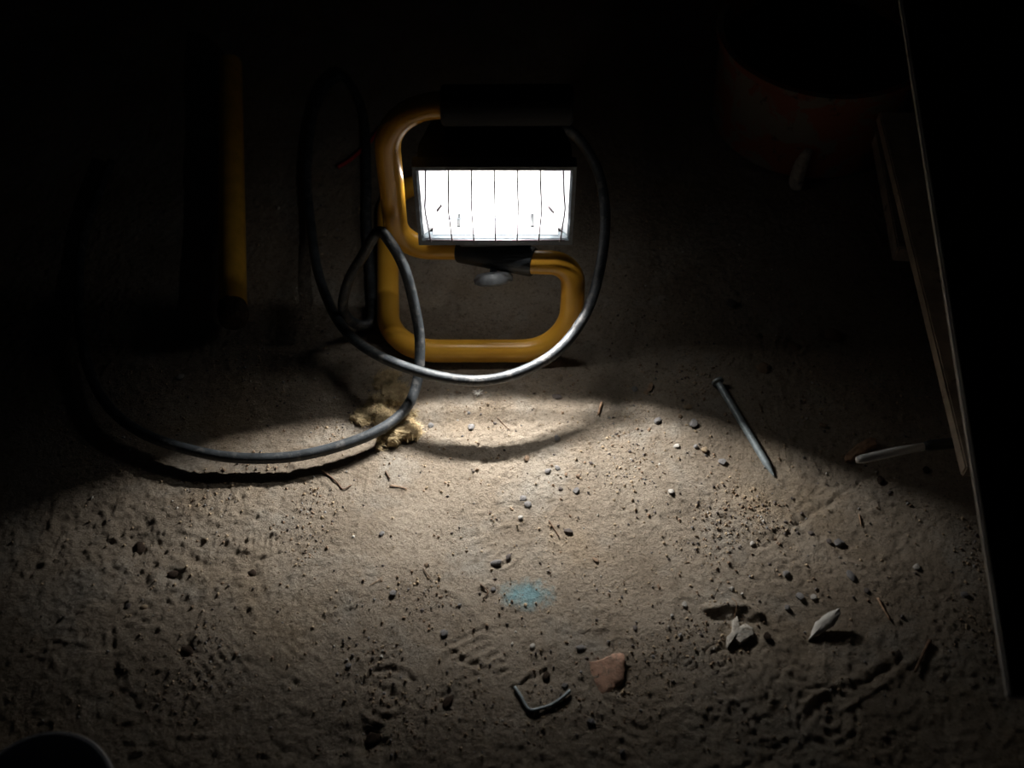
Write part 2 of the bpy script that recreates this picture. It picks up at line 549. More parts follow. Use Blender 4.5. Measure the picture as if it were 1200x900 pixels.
m_bucket, nt, b = new_mat('orange_bucket_plaster_smears')
c = pos(nt)
sm = ramp(nt, noise(nt, c, 26, 5, 0.6, 0.8), [(0.47, (0, 0, 0)), (0.53, (1, 1, 1))])
col = mixc(nt, sm, (0.30, 0.09, 0.045), (0.24, 0.215, 0.175))
ed = ramp(nt, noise(nt, c, 60, 6, 0.7), [(0.60, (0, 0, 0)), (0.66, (1, 1, 1))])
col = mixc(nt, ed, col, (0.08, 0.05, 0.04))
link(nt, col, b.inputs['Base Color'])
b.inputs['Roughness'].default_value = 0.7

# lit reflector, glowing evenly behind the glass
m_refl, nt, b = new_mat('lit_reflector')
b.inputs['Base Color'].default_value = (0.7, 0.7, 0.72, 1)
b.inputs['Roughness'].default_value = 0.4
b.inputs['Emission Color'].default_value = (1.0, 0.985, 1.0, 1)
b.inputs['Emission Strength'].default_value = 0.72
m_bulb, nt, b = new_mat('burning_bulb')
b.inputs['Emission Color'].default_value = (1, 0.97, 0.92, 1)
b.inputs['Emission Strength'].default_value = 3.0
m_flange = simple('reflector_flange', (0.55, 0.56, 0.58), 0.35, metal=0.6)

m_glass = bpy.data.materials.new('front_glass')
m_glass.use_nodes = True
nt = m_glass.node_tree
nt.nodes.clear()
o_ = nt.nodes.new('ShaderNodeOutputMaterial'); t_ = nt.nodes.new('ShaderNodeBsdfTransparent')
g_ = nt.nodes.new('ShaderNodeBsdfGlossy'); mx = nt.nodes.new('ShaderNodeMixShader'); lw = nt.nodes.new('ShaderNodeFresnel')
g_.inputs['Roughness'].default_value = 0.05
lw.inputs[0].default_value = 1.12
t_.inputs[0].default_value = (0.97, 0.97, 0.97, 1)
link(nt, lw.outputs[0], mx.inputs[0]); link(nt, t_.outputs[0], mx.inputs[1]); link(nt, g_.outputs[0], mx.inputs[2]); link(nt, mx.outputs[0], o_.inputs[0])


# ------------------------------------------------------------------ floor
def axis(lo, dlo, dhi, hi, step, grow=1.09):
    a = list(np.arange(dlo, dhi, step))
    s = step; x = a[-1]; up = []
    while x < hi:
        s *= grow; x += s; up.append(min(x, hi))
    s = step; x = a[0]; dn = []
    while x > lo:
        s *= grow; x -= s; dn.append(max(x, lo))
    return np.array(dn[::-1] + a + up)


xs = axis(-1.5, -0.44, 0.44, 1.2, 0.00145, 1.03)
ys = axis(-0.5, 0.24, 0.80, 2.0, 0.00145, 1.02)
X, Y = np.meshgrid(xs, ys)
Z = height(X, Y)
co = np.stack([X, Y, Z], -1).reshape(-1, 3).astype(np.float32)
nx, ny = len(xs), len(ys)
idx = np.arange(nx * ny).reshape(ny, nx)
quads = np.stack([idx[:-1, :-1], idx[:-1, 1:], idx[1:, 1:], idx[1:, :-1]], -1).reshape(-1, 4)
me = bpy.data.meshes.new('floor')
me.vertices.add(len(co)); me.vertices.foreach_set('co', co.ravel())
me.loops.add(quads.size); me.loops.foreach_set('vertex_index', quads.ravel().astype(np.int32))
me.polygons.add(len(quads))
me.polygons.foreach_set('loop_start', (np.arange(len(quads)) * 4).astype(np.int32))
me.polygons.foreach_set('use_smooth', np.ones(len(quads), bool))
me.update(calc_edges=True)
floor = obj('floor', me, m_dirt)
floor['kind'] = 'structure'
print('floor verts', len(co))

for nm, a in (('wall_back', (-1.5, 1.2, 2.0, 2.1, -0.02, 2.3)), ('wall_left', (-1.6, -1.5, -0.5, 2.1, -0.02, 2.3)), ('wall_right', (1.2, 1.3, -0.5, 2.1, -0.02, 2.3))):
    w = obj(nm, box(bmesh.new(), *a), m_wall)
    w['kind'] = 'structure'

# ------------------------------------------------------------------ grit: thousands of crumbs nobody could count
N = 16000
gx = RNG.normal(0.02, 0.26, N); gy = RNG.uniform(0.27, 0.85, N)
cl = RNG.integers(0, 40, N)
ccx = RNG.normal(0.02, 0.22, 40); ccy = RNG.uniform(0.28, 0.62, 40)
m = RNG.random(N) < 0.4
gx[m] = (ccx[cl] + RNG.normal(0, 0.014, N))[m]; gy[m] = (ccy[cl] + RNG.normal(0, 0.014, N))[m]
keep_ = ~((gy > 0.612) & (gx > -0.15) & (gx < 0.08))
gx, gy = gx[keep_], gy[keep_]; N = len(gx)
gz = height(gx, gy)
sz = 0.00035 + 0.0013 * RNG.random(N) ** 4
octv = np.array([(1, 0, 0), (-1, 0, 0), (0, 1, 0), (0, -1, 0), (0, 0, 1), (0, 0, -1)], float)
octf = [(0, 2, 4), (2, 1, 4), (1, 3, 4), (3, 0, 4), (2, 0, 5), (1, 2, 5), (3, 1, 5), (0, 3, 5)]
V = octv[None] * (sz[:, None, None] * RNG.uniform(0.5, 1.4, (N, 6, 1)))
an = RNG.uniform(0, 6.28, N)
ca, sa = np.cos(an)[:, None], np.sin(an)[:, None]
V = np.stack([V[..., 0] * ca - V[..., 1] * sa, V[..., 0] * sa + V[..., 1] * ca, V[..., 2] * 0.8], -1)
V += np.stack([gx, gy, gz + sz * 0.3], -1)[:, None]
F = (np.array(octf)[None] + (np.arange(N) * 6)[:, None, None]).reshape(-1, 3)
me = bpy.data.meshes.new('soil_grit')
me.from_pydata(V.reshape(-1, 3).tolist(), [], F.tolist())
g = obj('soil_grit', me, STONES['tan'])
for k in ('brown', 'grey', 'dark', 'pale'): me.materials.append(STONES[k])
mi = RNG.choice([0, 1, 2, 3, 4], N, p=[0.42, 0.28, 0.08, 0.19, 0.03])
me.polygons.foreach_set('material_index', np.repeat(mi, 8).astype(np.int32))
tag(g, 'fine loose grit and crumbs of soil strewn over the dirt floor', 'grit', kind='stuff')

# ------------------------------------------------------------------ work light
wl = empty('work_light', (LX, 0.66, 0))
tag(wl, 'switched-on halogen work light on yellow tube stand with black head', 'work light')
TR = 0.0103
corners = [(0.035, 0.682, 0.2395), (-0.0972, 0.681, 0.2395), (-0.0985, 0.681, 0.0890), (-0.040, 0.681, 0.0890), (0.012, 0.660, 0.0930), (0.0525, 0.659, 0.093),
           (0.0515, 0.630, TR + .001), (-0.110, 0.630, TR + .001), (-0.126, 0.850, TR + .001), (0.045, 0.850, TR + .001)]
path = fillet(corners, [0.043, 0.046, 0.03, 0.03, 0.045, 0.045, 0.046, 0.04], 12)
tube = obj('stand_tube', sweep(bmesh.new(), path, TR, 20), m_yellow, wl, smooth=False)
auto_smooth(tube, 50)
# foam grip over the top bar
bm = bmesh.new()
gp = [(-0.0535, 0.6814, 0.2395), (-0.0515, 0.6814, 0.2395), (0.035, 0.682, 0.2395), (0.044, 0.682, 0.2395), (0.046, 0.682, 0.2395)]
sweep(bm, gp, [0.0135, 0.0155, 0.0155, 0.0155, 0.013], 24)
auto_smooth(obj('hand_grip', bm, m_grip, wl), 50)

# head: hollow cast body opening to the front
hx0, hx1, hz0, hz1 = LX - 0.0635, LX + 0.0635, 0.1175, 0.2015
ox0, ox1, oz0, oz1 = LX - 0.0590, LX + 0.0590, 0.1245, 0.1965
YF = 0.657


def ring_strip(bm, rects):
    rings = []
    for (x0, x1, z0, z1, y) in rects:
        rings.append([bm.verts.new(p) for p in ((x0, y, z0), (x1, y, z0), (x1, y, z1), (x0, y, z1))])
    for a, b_ in zip(rings[:-1], rings[1:]):
        for k in range(4):
            bm.faces.new((a[k], a[(k + 1) % 4], b_[(k + 1) % 4], b_[k]))
    return rings


bm = bmesh.new()
r = ring_strip(bm, [(ox0 - .001, ox1 + .001, oz0 - .001, oz1 + .001, YF + 0.008), (hx0 + .003, hx1 - .003, hz0 + .003, hz1 - .003, YF + 0.008),
                    (hx0 + .003, hx1 - .003, hz0 + .003, hz1 - .003, YF + 0.030), (hx0 + 0.012, hx1 - 0.012, hz0 + 0.010, hz1 - 0.004, YF + 0.062),
                    (hx0 + 0.020, hx1 - 0.020, hz0 + 0.016, hz1 - 0.010, YF + 0.068)])
bm.faces.new(r[-1])
bmesh.ops.recalc_face_normals(bm, faces=bm.faces)
es = [e for e in bm.edges]
bmesh.ops.bevel(bm, geom=[e for e in es if len(e.link_faces) == 2], offset=0.002, segments=2, affect='EDGES')
housing = auto_smooth(obj('lamp_housing', bm, m_black, wl), 40)
# cooling fins on top of the body
for k in range(9):
    x = LX - 0.040 + k * 0.010
    obj('cooling_fin', box(bmesh.new(), x - 0.0009, x + 0.0009, YF + 0.032, YF + 0.064, 0.186, 0.2045), m_black, housing)
bm = bmesh.new()
box(bm, LX - 0.024, LX + 0.024, YF + 0.066, YF + 0.088, 0.135, 0.180, 0.003)
auto_smooth(obj('junction_box', bm, m_black, housing), 40)
# front frame: flat bezel with depth
bm = bmesh.new()
ring_strip(bm, [(ox0 - .001, ox1 + .001, oz0 - .001, oz1 + .001, YF + 0.008), (ox0, ox1, oz0, oz1, YF), (ox0 - 0.0015, ox1 + 0.0015, oz0 - 0.0015, oz1 + 0.0015, YF - 0.0015),
                (hx0, hx1, hz0, hz1, YF - 0.0015), (hx0, hx1, hz0, hz1, YF + 0.010), (hx0 + .004, hx1 - .004, hz0 + .004, hz1 - .004, YF + 0.010)])
bmesh.ops.recalc_face_normals(bm, faces=bm.faces)
auto_smooth(obj('front_frame', bm, m_frame, wl), 30)
# reflector trough: opening, flange walls, curved back
bm = bmesh.new()
NS = 14
for side in (0,):
    prof = []
    for k in range(NS + 1):
        a = math.pi * k / NS
        zc = (oz0 + oz1) / 2; hz = (oz1 - oz0) / 2 - 0.0005
        prof.append((YF + 0.006 + 0.034 * math.sin(a) ** 0.6 if 0 < k < NS else YF + 0.004, zc - hz * math.cos(a)))
    L = [bm.verts.new((ox0 + 0.0075, y, z)) for y, z in prof]
    R = [bm.verts.new((ox1 - 0.0075, y, z)) for y, z in prof]
    for k in range(NS):
        bm.faces.new((L[k], R[k], R[k + 1], L[k + 1]))
obj('reflector', bm, m_refl, wl, smooth=True)
for s, xo, xi in ((0, ox0, ox0 + 0.0075), (1, ox1, ox1 - 0.0075)):
    bm = bmesh.new()
    o1 = [bm.verts.new((xo, YF + 0.004, z)) for z in (oz0, oz1)]
    i1 = [bm.verts.new((xi, YF + 0.012, z)) for z in (oz0, oz1)]
    i2 = [bm.verts.new((xi, YF + 0.042, z)) for z in (oz0, oz1)]
    bm.faces.new((o1[0], i1[0], i1[1], o1[1])); bm.faces.new((i1[0], i2[0], i2[1], i1[1]))
    obj('reflector_end', bm, m_flange, wl)
# bulb with its two end sockets
bm = bmesh.new()
sweep(bm, [(LX - 0.040, LY + 0.012, LZ), (LX + 0.040, LY + 0.012, LZ)], 0.0045, 14)
bulb = obj('halogen_bulb', bm, m_bulb, wl, smooth=True)
for s, (u_, v_) in ((-1, (510, 251)), (1, (647, 255))):
    bm = bmesh.new()
    x = LX + s * 0.0455
    sweep(bm, [(x - 0.0022, YF + 0.014, 0.1460), (x + 0.0022, YF + 0.014, 0.1395)] if s > 0 else [(x - 0.0022, YF + 0.014, 0.1415), (x + 0.0022, YF + 0.014, 0.1485)], 0.0011, 8)
    obj('socket_clip', bm, m_wire, wl)
# thin dark seam along the trough's floor
obj('reflector_seam', box(bmesh.new(), ox0 + 0.009, ox0 + 0.040, YF + 0.0135, YF + 0.0142, oz0 + 0.0078, oz0 + 0.0085), m_frame, wl)
obj('front_glass', box(bmesh.new(), ox0 - 0.0005, ox1 + 0.0005, YF + 0.0008, YF + 0.0032, oz0 - 0.0005, oz1 + 0.0005), m_glass, wl)
# guard: seven wires, bowed, over top and bottom rails
for k in range(7):
    x = LX - 0.0530 + k * 0.01770
    bow = 0.0008 * (k - 3)
    pts = [(x, YF + 0.0005, oz1 + 0.001), (x, YF - 0.005, oz1 - 0.001), (x + bow * 0.5, YF - 0.0062, oz1 - 0.02), (x + bow, YF - 0.0064, LZ), (x + bow * 0.5, YF - 0.0062, oz0 + 0.02), (x, YF - 0.005, oz0 + 0.001), (x, YF + 0.0005, oz0 - 0.001)]
    obj('guard_wire', sweep(bmesh.new(), catmull(pts, 5), 0.00062, 8), m_wire, wl, smooth=True)
for z in (oz0 + 0.0012,):
    obj('guard_rail', sweep(bmesh.new(), [(ox0 + 0.002, YF - 0.004, z), (ox1 - 0.002, YF - 0.004, z)], 0.0006, 8), m_wire, wl, smooth=True)

# bracket: sleeve on the cross bar, cheeks up to the head, wing knob in front
bm = bmesh.new()
a = Vector((-0.0455, 0.6810, 0.0890)); b_ = Vector((0.0185, 0.6600, 0.0930))
sweep(bm, [a, a.lerp(b_, 0.02), a.lerp(b_, 0.98), b_], [0.0120, 0.0128, 0.0128, 0.0120], 24)
auto_smooth(obj('clamp_sleeve', bm, m_black, wl), 40)
bm = bmesh.new()
box(bm, LX - 0.030, LX + 0.030, 0.666, 0.700, 0.1045, 0.1085, 0.001)
for s in (-1, 1):
    x = LX + s * 0.029
    box(bm, min(x, x + s * 0.003), max(x, x + s * 0.003), 0.668, 0.700, 0.108, 0.128, 0.0006)
auto_smooth(obj('mounting_bracket', bm, m_black, wl), 40)
bm = bmesh.new()
kc = P(578, 327, 0.090)
kx, ky, kz = kc
sweep(bm, [(kx, 0.6600, 0.0860), (kx, 0.654, 0.0830)], 0.0032, 12)
obj('knob_stem', bm, m_frame, wl, smooth=True)
# four-lobed hand knob
bm = bmesh.new()
seg = 48
axisv = Vector((0.10, -0.62, -0.75)).normalized()
su = axisv.cross(Vector((1, 0, 0))).normalized(); sv = axisv.cross(su)
kcen = Vector((kx, 0.6500, 0.0810))
prev = None
for tt, rr in ((-0.003, 0.006), (-0.002, 0.0115), (0.002, 0.0145), (0.006, 0.0140), (0.008, 0.0105), (0.0085, 0.004)):
    ring = []
    for k in range(seg):
        a_ = 2 * math.pi * k / seg
        q = rr * (1 + 0.14 * math.cos(3 * a_) * (1 if rr > 0.008 else 0.2))
        ring.append(bm.verts.new(kcen + axisv * (tt - 0.004) + (su * math.cos(a_) * 0.8 + sv * math.sin(a_) * 1.1) * q))
    if prev:
        for k in range(seg): bm.faces.new((prev[k], prev[(k + 1) % seg], ring[(k + 1) % seg], ring[k]))
    else: bm.faces.new(ring)
    prev = ring
bm.faces.new(prev)
bmesh.ops.recalc_face_normals(bm, faces=bm.faces)
auto_smooth(obj('tilt_knob', bm, m_knob, wl), 50)
for l_ in LAMPS:
    l_.parent = wl
    l_.location = Vector(l_.location) - Vector(wl.location)

# ------------------------------------------------------------------ cable
CR = 0.0046
cpx = [(610, 175, .150), (660, 150, .145), (696, 190, .120), (709, 245, .095), (704, 310, .080), (684, 372, .066), (640, 421, .054), (566, 446, .047),
       (480, 432, .043), (410, 393, .036), (376, 330, .022), (364, 260, .0085), (360, 190, .0065), (372, 120, .0065), (400, 90, .0065), (425, 130, .0065), (430, 200, .0065), (430, 260, .0065),
       (434, 310, .0065), (437, 352, .0070), (434, 378, .0075), (416, 379, .016), (402, 362, .040), (408, 330, .070), (425, 300, .100), (443, 272, .126),
       (458, 285, .124), (474, 315, .105), (486, 360, .075), (492, 400, .050), (489, 446, .026), (476, 478, .017), (448, 502, .0145), (400, 522, .013), (335, 536, .012), (262, 535, .014),
       (192, 518, .015), (146, 494, .015), (116, 460, .013), (98, 410, .009), (92, 340, .0065), (100, 270, .0065), (130, 190, .0065)]
cp = [P(u, v, z) for u, v, z in cpx]
cable = obj('power_cable', sweep(bmesh.new(), catmull(cp, 14), CR, 14), m_rubber, smooth=True)
tag(cable, 'black rubber power cable looping round the yellow stand and across the dirt', 'cable')

rw = [P(396, 196, .003), P(412, 186, .003), P(432, 168, .004), P(447, 150, .003), P(470, 138, .003)]
tag(obj('loose_wire', sweep(bmesh.new(), catmull(rw, 8), 0.0021, 8), m_redwire, smooth=True), 'short red wire on the dark floor behind the yellow stand', 'wire')

# ------------------------------------------------------------------ yellow pole lying away to the back
p0 = P(273, 358, 0.021); p1 = P(270, 75, 0.021)
pr = 0.0128
pole = empty('yellow_pole', (p0.x, p0.y, 0))
tag(pole, 'yellow painted metal pole with dirty black end lying left of the work light', 'pole')
d = (p1 - p0)
bm = bmesh.new()
sweep(bm, [p0 + d * k / 10 for k in range(11)], pr, 24)
auto_smooth(obj('pole_shaft', bm, m_pole, pole), 50)
bm = bmesh.new()
dn = d.normalized()
e = [p0 + dn * 0.004, p0 - dn * 0.003, p0 - dn * 0.010, p0 - dn * 0.018, p0 - dn * 0.022]
sweep(bm, e, [pr * .95, pr * 1.06, pr * 1.1, pr * 1.02, pr * 0.7], 24)
for v in bm.verts:
    n = vnoise(np.array([v.co.x * 260 + v.co.z * 190]), np.array([v.co.y * 260 + v.co.z * 90]), 3)[0]
    v.co += Vector((n, -n * 0.6, n * 0.7)) * 0.0016
auto_smooth(obj('pole_end', bm, m_soil, pole), 60)['label'] = 'end of the pole caked in black dirt'

# ------------------------------------------------------------------ bucket at the back right
bc = (0.314, 0.962, 0.0)
bk = empty('bucket', bc)
tag(bk, 'orange bucket smeared with grey plaster at back right', 'bucket')
prof = [(0, 0.002), (0.094, 0.002), (0.098, 0.006), (0.1005, 0.055), (0.103, 0.104), (0.1075, 0.105), (0.1085, 0.108), (0.1075, 0.112), (0.102, 0.113), (0.099, 0.108), (0.096, 0.02), (0.0, 0.018)]
bm = bmesh.new(); lathe(bm, prof, bc, 72)
auto_smooth(obj('bucket_body', bm, m_bucket, bk), 40)
bm = bmesh.new(); lathe(bm, [(0, 0.09), (0.05, 0.092), (0.0985, 0.088)], bc, 64)
for v in bm.verts: v.co.z += 0.003 * math.sin(v.co.x * 120) * math.cos(v.co.y * 90)
obj('bucket_contents', bm, m_soil, bk, smooth=True)
q = P(934, 208, 0.012)
bm = bmesh.new()
sweep(bm, catmull([P(948, 176, .045), P(940, 190, .03), q, P(933, 216, .007), P(940, 219, .006)], 6), [0.004 + 0.0035 * math.sin(math.pi * k / 24) for k in range(25)], 12)
tag(obj('plaster_drip', bm, m_plaster, smooth=True), 'pale curled plaster strip at the foot of the orange bucket', 'plaster')

# ------------------------------------------------------------------ cup rim in the lower left corner
cc = P(44, 944, 0.10)
cc = (cc.x, cc.y, 0)
cup = empty('plastic_tub', cc)
tag(cup, 'round grey plastic tub with rolled rim in bottom left corner', 'tub')
bm = bmesh.new(); lathe(bm, [(0, 0.002), (0.034, 0.002), (0.036, 0.005), (0.0415, 0.094), (0.0445, 0.0955), (0.0455, 0.098), (0.0445, 0.1005), (0.0425, 0.1008), (0.0405, 0.097), (0.0395, 0.0935), (0.034, 0.006), (0, 0.005)], cc, 64)
auto_smooth(obj('tub_body', bm, m_cup, cup), 40)

# ------------------------------------------------------------------ boards on the right
def slab(name, pA, pB, width, thick, mat, label, cat, group=None, parent=None, edge=None):
    """board whose LEFT upper edge runs pA -> pB and whose body reaches to the right"""
    d = (pB - pA); d.z = 0; d.normalize()
    s = d.cross(Vector((0, 0, 1)))
    if s.x < 0: s = -s
    bm = bmesh.new()
    vs = []
    for p in (pA, pB):
        for i, j in ((0, 0), (1, 0), (1, -1), (0, -1)):
            vs.append(bm.verts.new(p + s * i * width + Vector((0, 0, j * thick))))
    for f in [(0, 1, 2, 3), (7, 6, 5, 4), (0, 4, 5, 1), (1, 5, 6, 2), (2, 6, 7, 3), (3, 7, 4, 0)]:
        bm.faces.new([vs[i] for i in f])
    bmesh.ops.recalc_face_normals(bm, faces=bm.faces)
    bmesh.ops.bevel(bm, geom=list(bm.edges), offset=min(0.0012, thick * .2), segments=2, affect='EDGES')
    o = obj(name, bm, mat, parent)
    if label: tag(o, label, cat, group)
    return o


# big sheet held above the lamp's height, its pale left edge catches the light
zt = 0.228
A = P(1050, -40, 0.30); B = P(1183, 815, 0.135)
sheet = empty('panel_sheet', (A.x, (A.y + B.y) / 2, 0))
tag(sheet, 'large dark panel with pale edge lying flat across trestle at right', 'panel')
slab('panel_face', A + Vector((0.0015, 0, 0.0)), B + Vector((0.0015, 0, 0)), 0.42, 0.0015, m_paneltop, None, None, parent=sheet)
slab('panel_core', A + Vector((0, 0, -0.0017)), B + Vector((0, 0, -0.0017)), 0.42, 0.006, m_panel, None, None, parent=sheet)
# lower board
z2 = 0.10
A2 = P(1030, 130, z2); B2 = P(1132, 548, z2)
slab('wooden_board', A2, B2, 0.16, 0.012, m_wood, 'brown weathered board under the large dark panel at right', 'board')
A3 = P(1026, 150, 0.06); B3 = P(1052, 290, 0.06)
slab('timber_batten', A3, B3, 0.03, 0.018, m_wood, 'thin brown batten lowest and leftmost of the boards at right', 'batten')
# trestle blocks that carry the boards
for i, (yy, xx) in enumerate(((0.50, 0.47), (1.00, 0.50))):
    t = empty('support_block', (xx + 0.05, yy, 0))
    tag(t, ('near' if i == 0 else 'far') + ' wooden block stack holding up the boards at right', 'support')
    for z0, z1, w in ((0.0, 0.045, 0.09), (0.0455, 0.0875, 0.07)):
        ob = obj('timber', box(bmesh.new(), xx, xx + w, yy - 0.04, yy + 0.04, z0, z1, 0.002), m_wood, t)

# metal rod poking out from beneath the sheet
zr = 0.085
ro = P(1085, 523, zr)
rod = empty('metal_rod', (ro.x, ro.y, 0))
tag(rod, 'pale thin metal rod sticking out from under the boards at right', 'rod')
bm = bmesh.new()
sweep(bm, [P(1004, 539, zr), P(1010, 538, zr), P(1050, 529, zr), P(1087, 522.5, zr)], [0.0024, 0.0034, 0.0034, 0.0030], 14)
obj('rod_tip', bm, simple('pale_metal_rod', (0.88, 0.88, 0.87), 0.45), rod, smooth=True)
bm = bmesh.new()
sweep(bm, [P(1082, 523.4, zr), P(1090, 522, zr), P(1180, 512, zr)], [0.0031, 0.0042, 0.0042], 14)  # shade on the rod's inner end, put in as a black length
obj('rod_shaded_end', bm, m_black, rod, smooth=True)['label'] = 'shaded inner end of the rod, coloured black'

# ------------------------------------------------------------------ nail
def nail(hd, tip, r, rh):
    a = P(*hd); b_ = P(*tip)
    a.z = zf(a.x, a.y) + rh * 0.95; b_.z = zf(b_.x, b_.y) + 0.0016
    d = (b_ - a); L = d.length; d.normalize()
    t = empty('steel_nail', (a.x, a.y, 0))
    bm = bmesh.new()
    sweep(bm, [a + d * 0.001, a + d * 0.003, a + d * L * 0.5, a + d * (L - 0.014), a + d * (L - 0.002), a + d * L], [r, r, r, r, r * 0.35, r * 0.1], 16)
    auto_smooth(obj('nail_shank', bm, m_steel, t), 35)
    bm = bmesh.new()
    sweep(bm, [a - d * 0.0012, a - d * 0.0008, a + d * 0.001, a + d * 0.0025], [rh * 0.8, rh, rh, r], 20)
    auto_smooth(obj('nail_head', bm, m_steel, t), 35)
    return t


tag(nail((840, 451), (907, 559), 0.0031, 0.0056), 'long grey steel nail lying on the lit dirt right of the lamp', 'nail')

# bent wire near the bottom
bw = [(603, 806), (609, 815), (616, 828), (622, 834), (630, 833), (645, 828), (658, 820), (668, 811)]
bw = [P(u, v) for u, v in bw]
for q in bw: q.z = max(zf(q.x, q.y), -0.002) + 0.0019
tag(obj('bent_wire', sweep(bmesh.new(), catmull(bw, 6), 0.0013, 10), m_steel, smooth=True), 'bent piece of grey wire in the dirt at bottom centre', 'wire')

# ------------------------------------------------------------------ shards and chunks from outlines
def shard(name, outline, thick, mat, label, cat, tilt=(0, 0), dome=0.0, lift=0.0):
    pts = [P(u, v) for u, v in outline]
    c = sum(pts, Vector()) / len(pts)
    # refine the outline
    ring = []
    for i, p in enumerate(pts):
        q = pts[(i + 1) % len(pts)]
        for k in range(3):
            w = p.lerp(q, k / 3)
            j = vnoise(np.array([w.x * 700]), np.array([w.y * 700]), 8)[0] * 0.0006
            ring.append(w + Vector((j, -j, 0)))
    z0 = max(zf(c.x, c.y), zf(c.x, c.y)) + lift
    t = empty(name + '_tmp') if False else None
    bm = bmesh.new()
    levels = [(0.96, -thick * 0.6), (1.0, 0.0), (1.0, thick * 0.5), (0.93, thick * 0.85), (0.6, thick + dome * 0.6), (0.25, thick + dome)]
    prev = None
    for s, z in levels:
        r_ = []
        for p in ring:
            o_ = (p - c) * s
            n = vnoise(np.array([p.x * 300 + s * 9]), np.array([p.y * 300]), 4)[0]
            r_.append(bm.verts.new((c.x + o_.x, c.y + o_.y, z0 + z + n * thick * 0.12 + o_.x * tilt[0] + o_.y * tilt[1])))
        if prev:
            for k in range(len(r_)): bm.faces.new((prev[k], prev[(k + 1) % len(r_)], r_[(k + 1) % len(r_)], r_[k]))
        else: bm.faces.new(list(reversed(r_)))
        prev = r_
    bm.faces.new(prev)
    bmesh.ops.recalc_face_normals(bm, faces=bm.faces)
    o = auto_smooth(obj(name, bm, mat), 40)
    tag(o, label, cat)
    return o


shard('terracotta_shard', [(691, 777), (708, 773), (718, 768), (724, 766), (731, 768), (732, 785), (730, 800), (722, 803), (715, 812), (705, 816), (698, 804), (692, 790)], 0.0024, m_clay,
      'orange-brown terracotta shard half buried in dirt at bottom centre', 'shard', tilt=(0.0, 0.12))
shard('shell_flake', [(947, 749), (953, 735), (960, 726), (972, 722), (981, 720), (982, 728), (975, 737), (962, 743), (952, 748)], 0.0022, m_leaf,
      'pale pointed flake like a dry leaf at lower right', 'flake', tilt=(0.30, 0.25), dome=0.0012, lift=0.0045)
shard('plaster_lump', [(857, 728), (863, 724), (866, 736), (874, 732), (882, 738), (882, 746), (874, 752), (866, 756), (860, 750), (852, 760), (850, 752), (857, 740)], 0.0055, m_plaster,
      'broken pale plaster lump beneath a soil crust at lower right', 'plaster')
shard('wood_chip', [(990, 532), (1002, 524), (1016, 517), (1024, 517), (1026, 524), (1012, 532), (998, 539), (991, 539)], 0.006, m_paleTwig,
      'small brown wood chip beside the tip of pale metal rod', 'wood chip', tilt=(0.1, 0.3))
shard('bark_flake', [(750, 462), (757, 465), (763, 458), (766, 452), (763, 448), (758, 456)], 0.002, STONES['brown'],
      'curled brown bark flake at shadow edge left of the nail', 'bark', tilt=(0.2, 0.1))

# ------------------------------------------------------------------ mineral wool scrap under the cable
blobs = [((452, 446), 0.015, .008), ((462, 464), 0.019, .012), ((440, 478), 0.015, .008), ((424, 490), 0.013, .006), ((452, 494), 0.014, .008),
         ((474, 490), 0.014, .012), ((480, 508), 0.014, .014), ((462, 514), 0.013, .012), ((447, 516), 0.006, .006), ((444, 526), 0.004, .005)]
blobs = [(P(*c)[:2], r, h) for c, r, h in blobs]
c0 = P(455, 485)
st = 0.0009
wx_ = np.arange(c0.x - 0.055, c0.x + 0.055, st); wy_ = np.arange(c0.y - 0.06, c0.y + 0.06, st)
WX, WY = np.meshgrid(wx_, wy_)
f = np.zeros_like(WX); hgt = np.zeros_like(WX)
for (bx, by), r_, hh in blobs:
    w = np.exp(-((WX - bx) ** 2 + (WY - by) ** 2) / (r_ * 0.72) ** 2)
    f = np.maximum(f, w); hgt += hh * w * 0.75
f += 0.22 * vnoise(WX / 0.004, WY / 0.004, 51) + 0.12 * vnoise(WX / 0.0018, WY / 0.0018, 52)
edge = sstep(0.30, 0.62, f)
fold = 1 - np.abs(vnoise(WX / 0.011 + 0.7 * vnoise(WX / 0.01, WY / 0.01, 59), WY / 0.011, 55)) * 1.6
hh = height(WX, WY) - 0.002 + edge * (hgt * (0.55 + 0.35 * np.clip(fold, 0, 1)) + 0.0035 + 0.0010 * vnoise(WX / 0.0045, WY / 0.0045, 53) + 0.0005 * vnoise(WX / 0.002, WY / 0.002, 54))
# keep it under the cable that lies on it
CP = np.array([tuple(q) for q in catmull(cp, 14)])
for q in CP[(CP[:, 1] < 0.62) & (CP[:, 2] < 0.05)]:
    dd = np.hypot(WX - q[0], WY - q[1])
    hh = np.where(dd < CR * 1.3, np.minimum(hh, q[2] - CR * 0.7), hh)
iy, ix = np.shape(WX)
keep = edge > 0.02
ids = -np.ones(WX.shape, int)
quads = []
verts = []
need = np.zeros(WX.shape, bool)
cell = keep[:-1, :-1] | keep[1:, :-1] | keep[:-1, 1:] | keep[1:, 1:]
need[:-1, :-1] |= cell; need[1:, :-1] |= cell; need[:-1, 1:] |= cell; need[1:, 1:] |= cell
ids[need] = np.arange(need.sum())
verts = np.stack([WX[need], WY[need], hh[need]], -1)
cy_, cx_ = np.nonzero(cell)
quads = np.stack([ids[cy_, cx_], ids[cy_, cx_ + 1], ids[cy_ + 1, cx_ + 1], ids[cy_ + 1, cx_]], -1)
wool = empty('wool_scrap', (c0.x, c0.y, 0))
tag(wool, 'torn scrap of yellowish mineral wool under the black cable', 'insulation')
me = bpy.data.meshes.new('wool_mat')
me.from_pydata(verts.tolist(), [], quads.tolist())
obj('wool_mat', me, m_wool, wool, smooth=True)
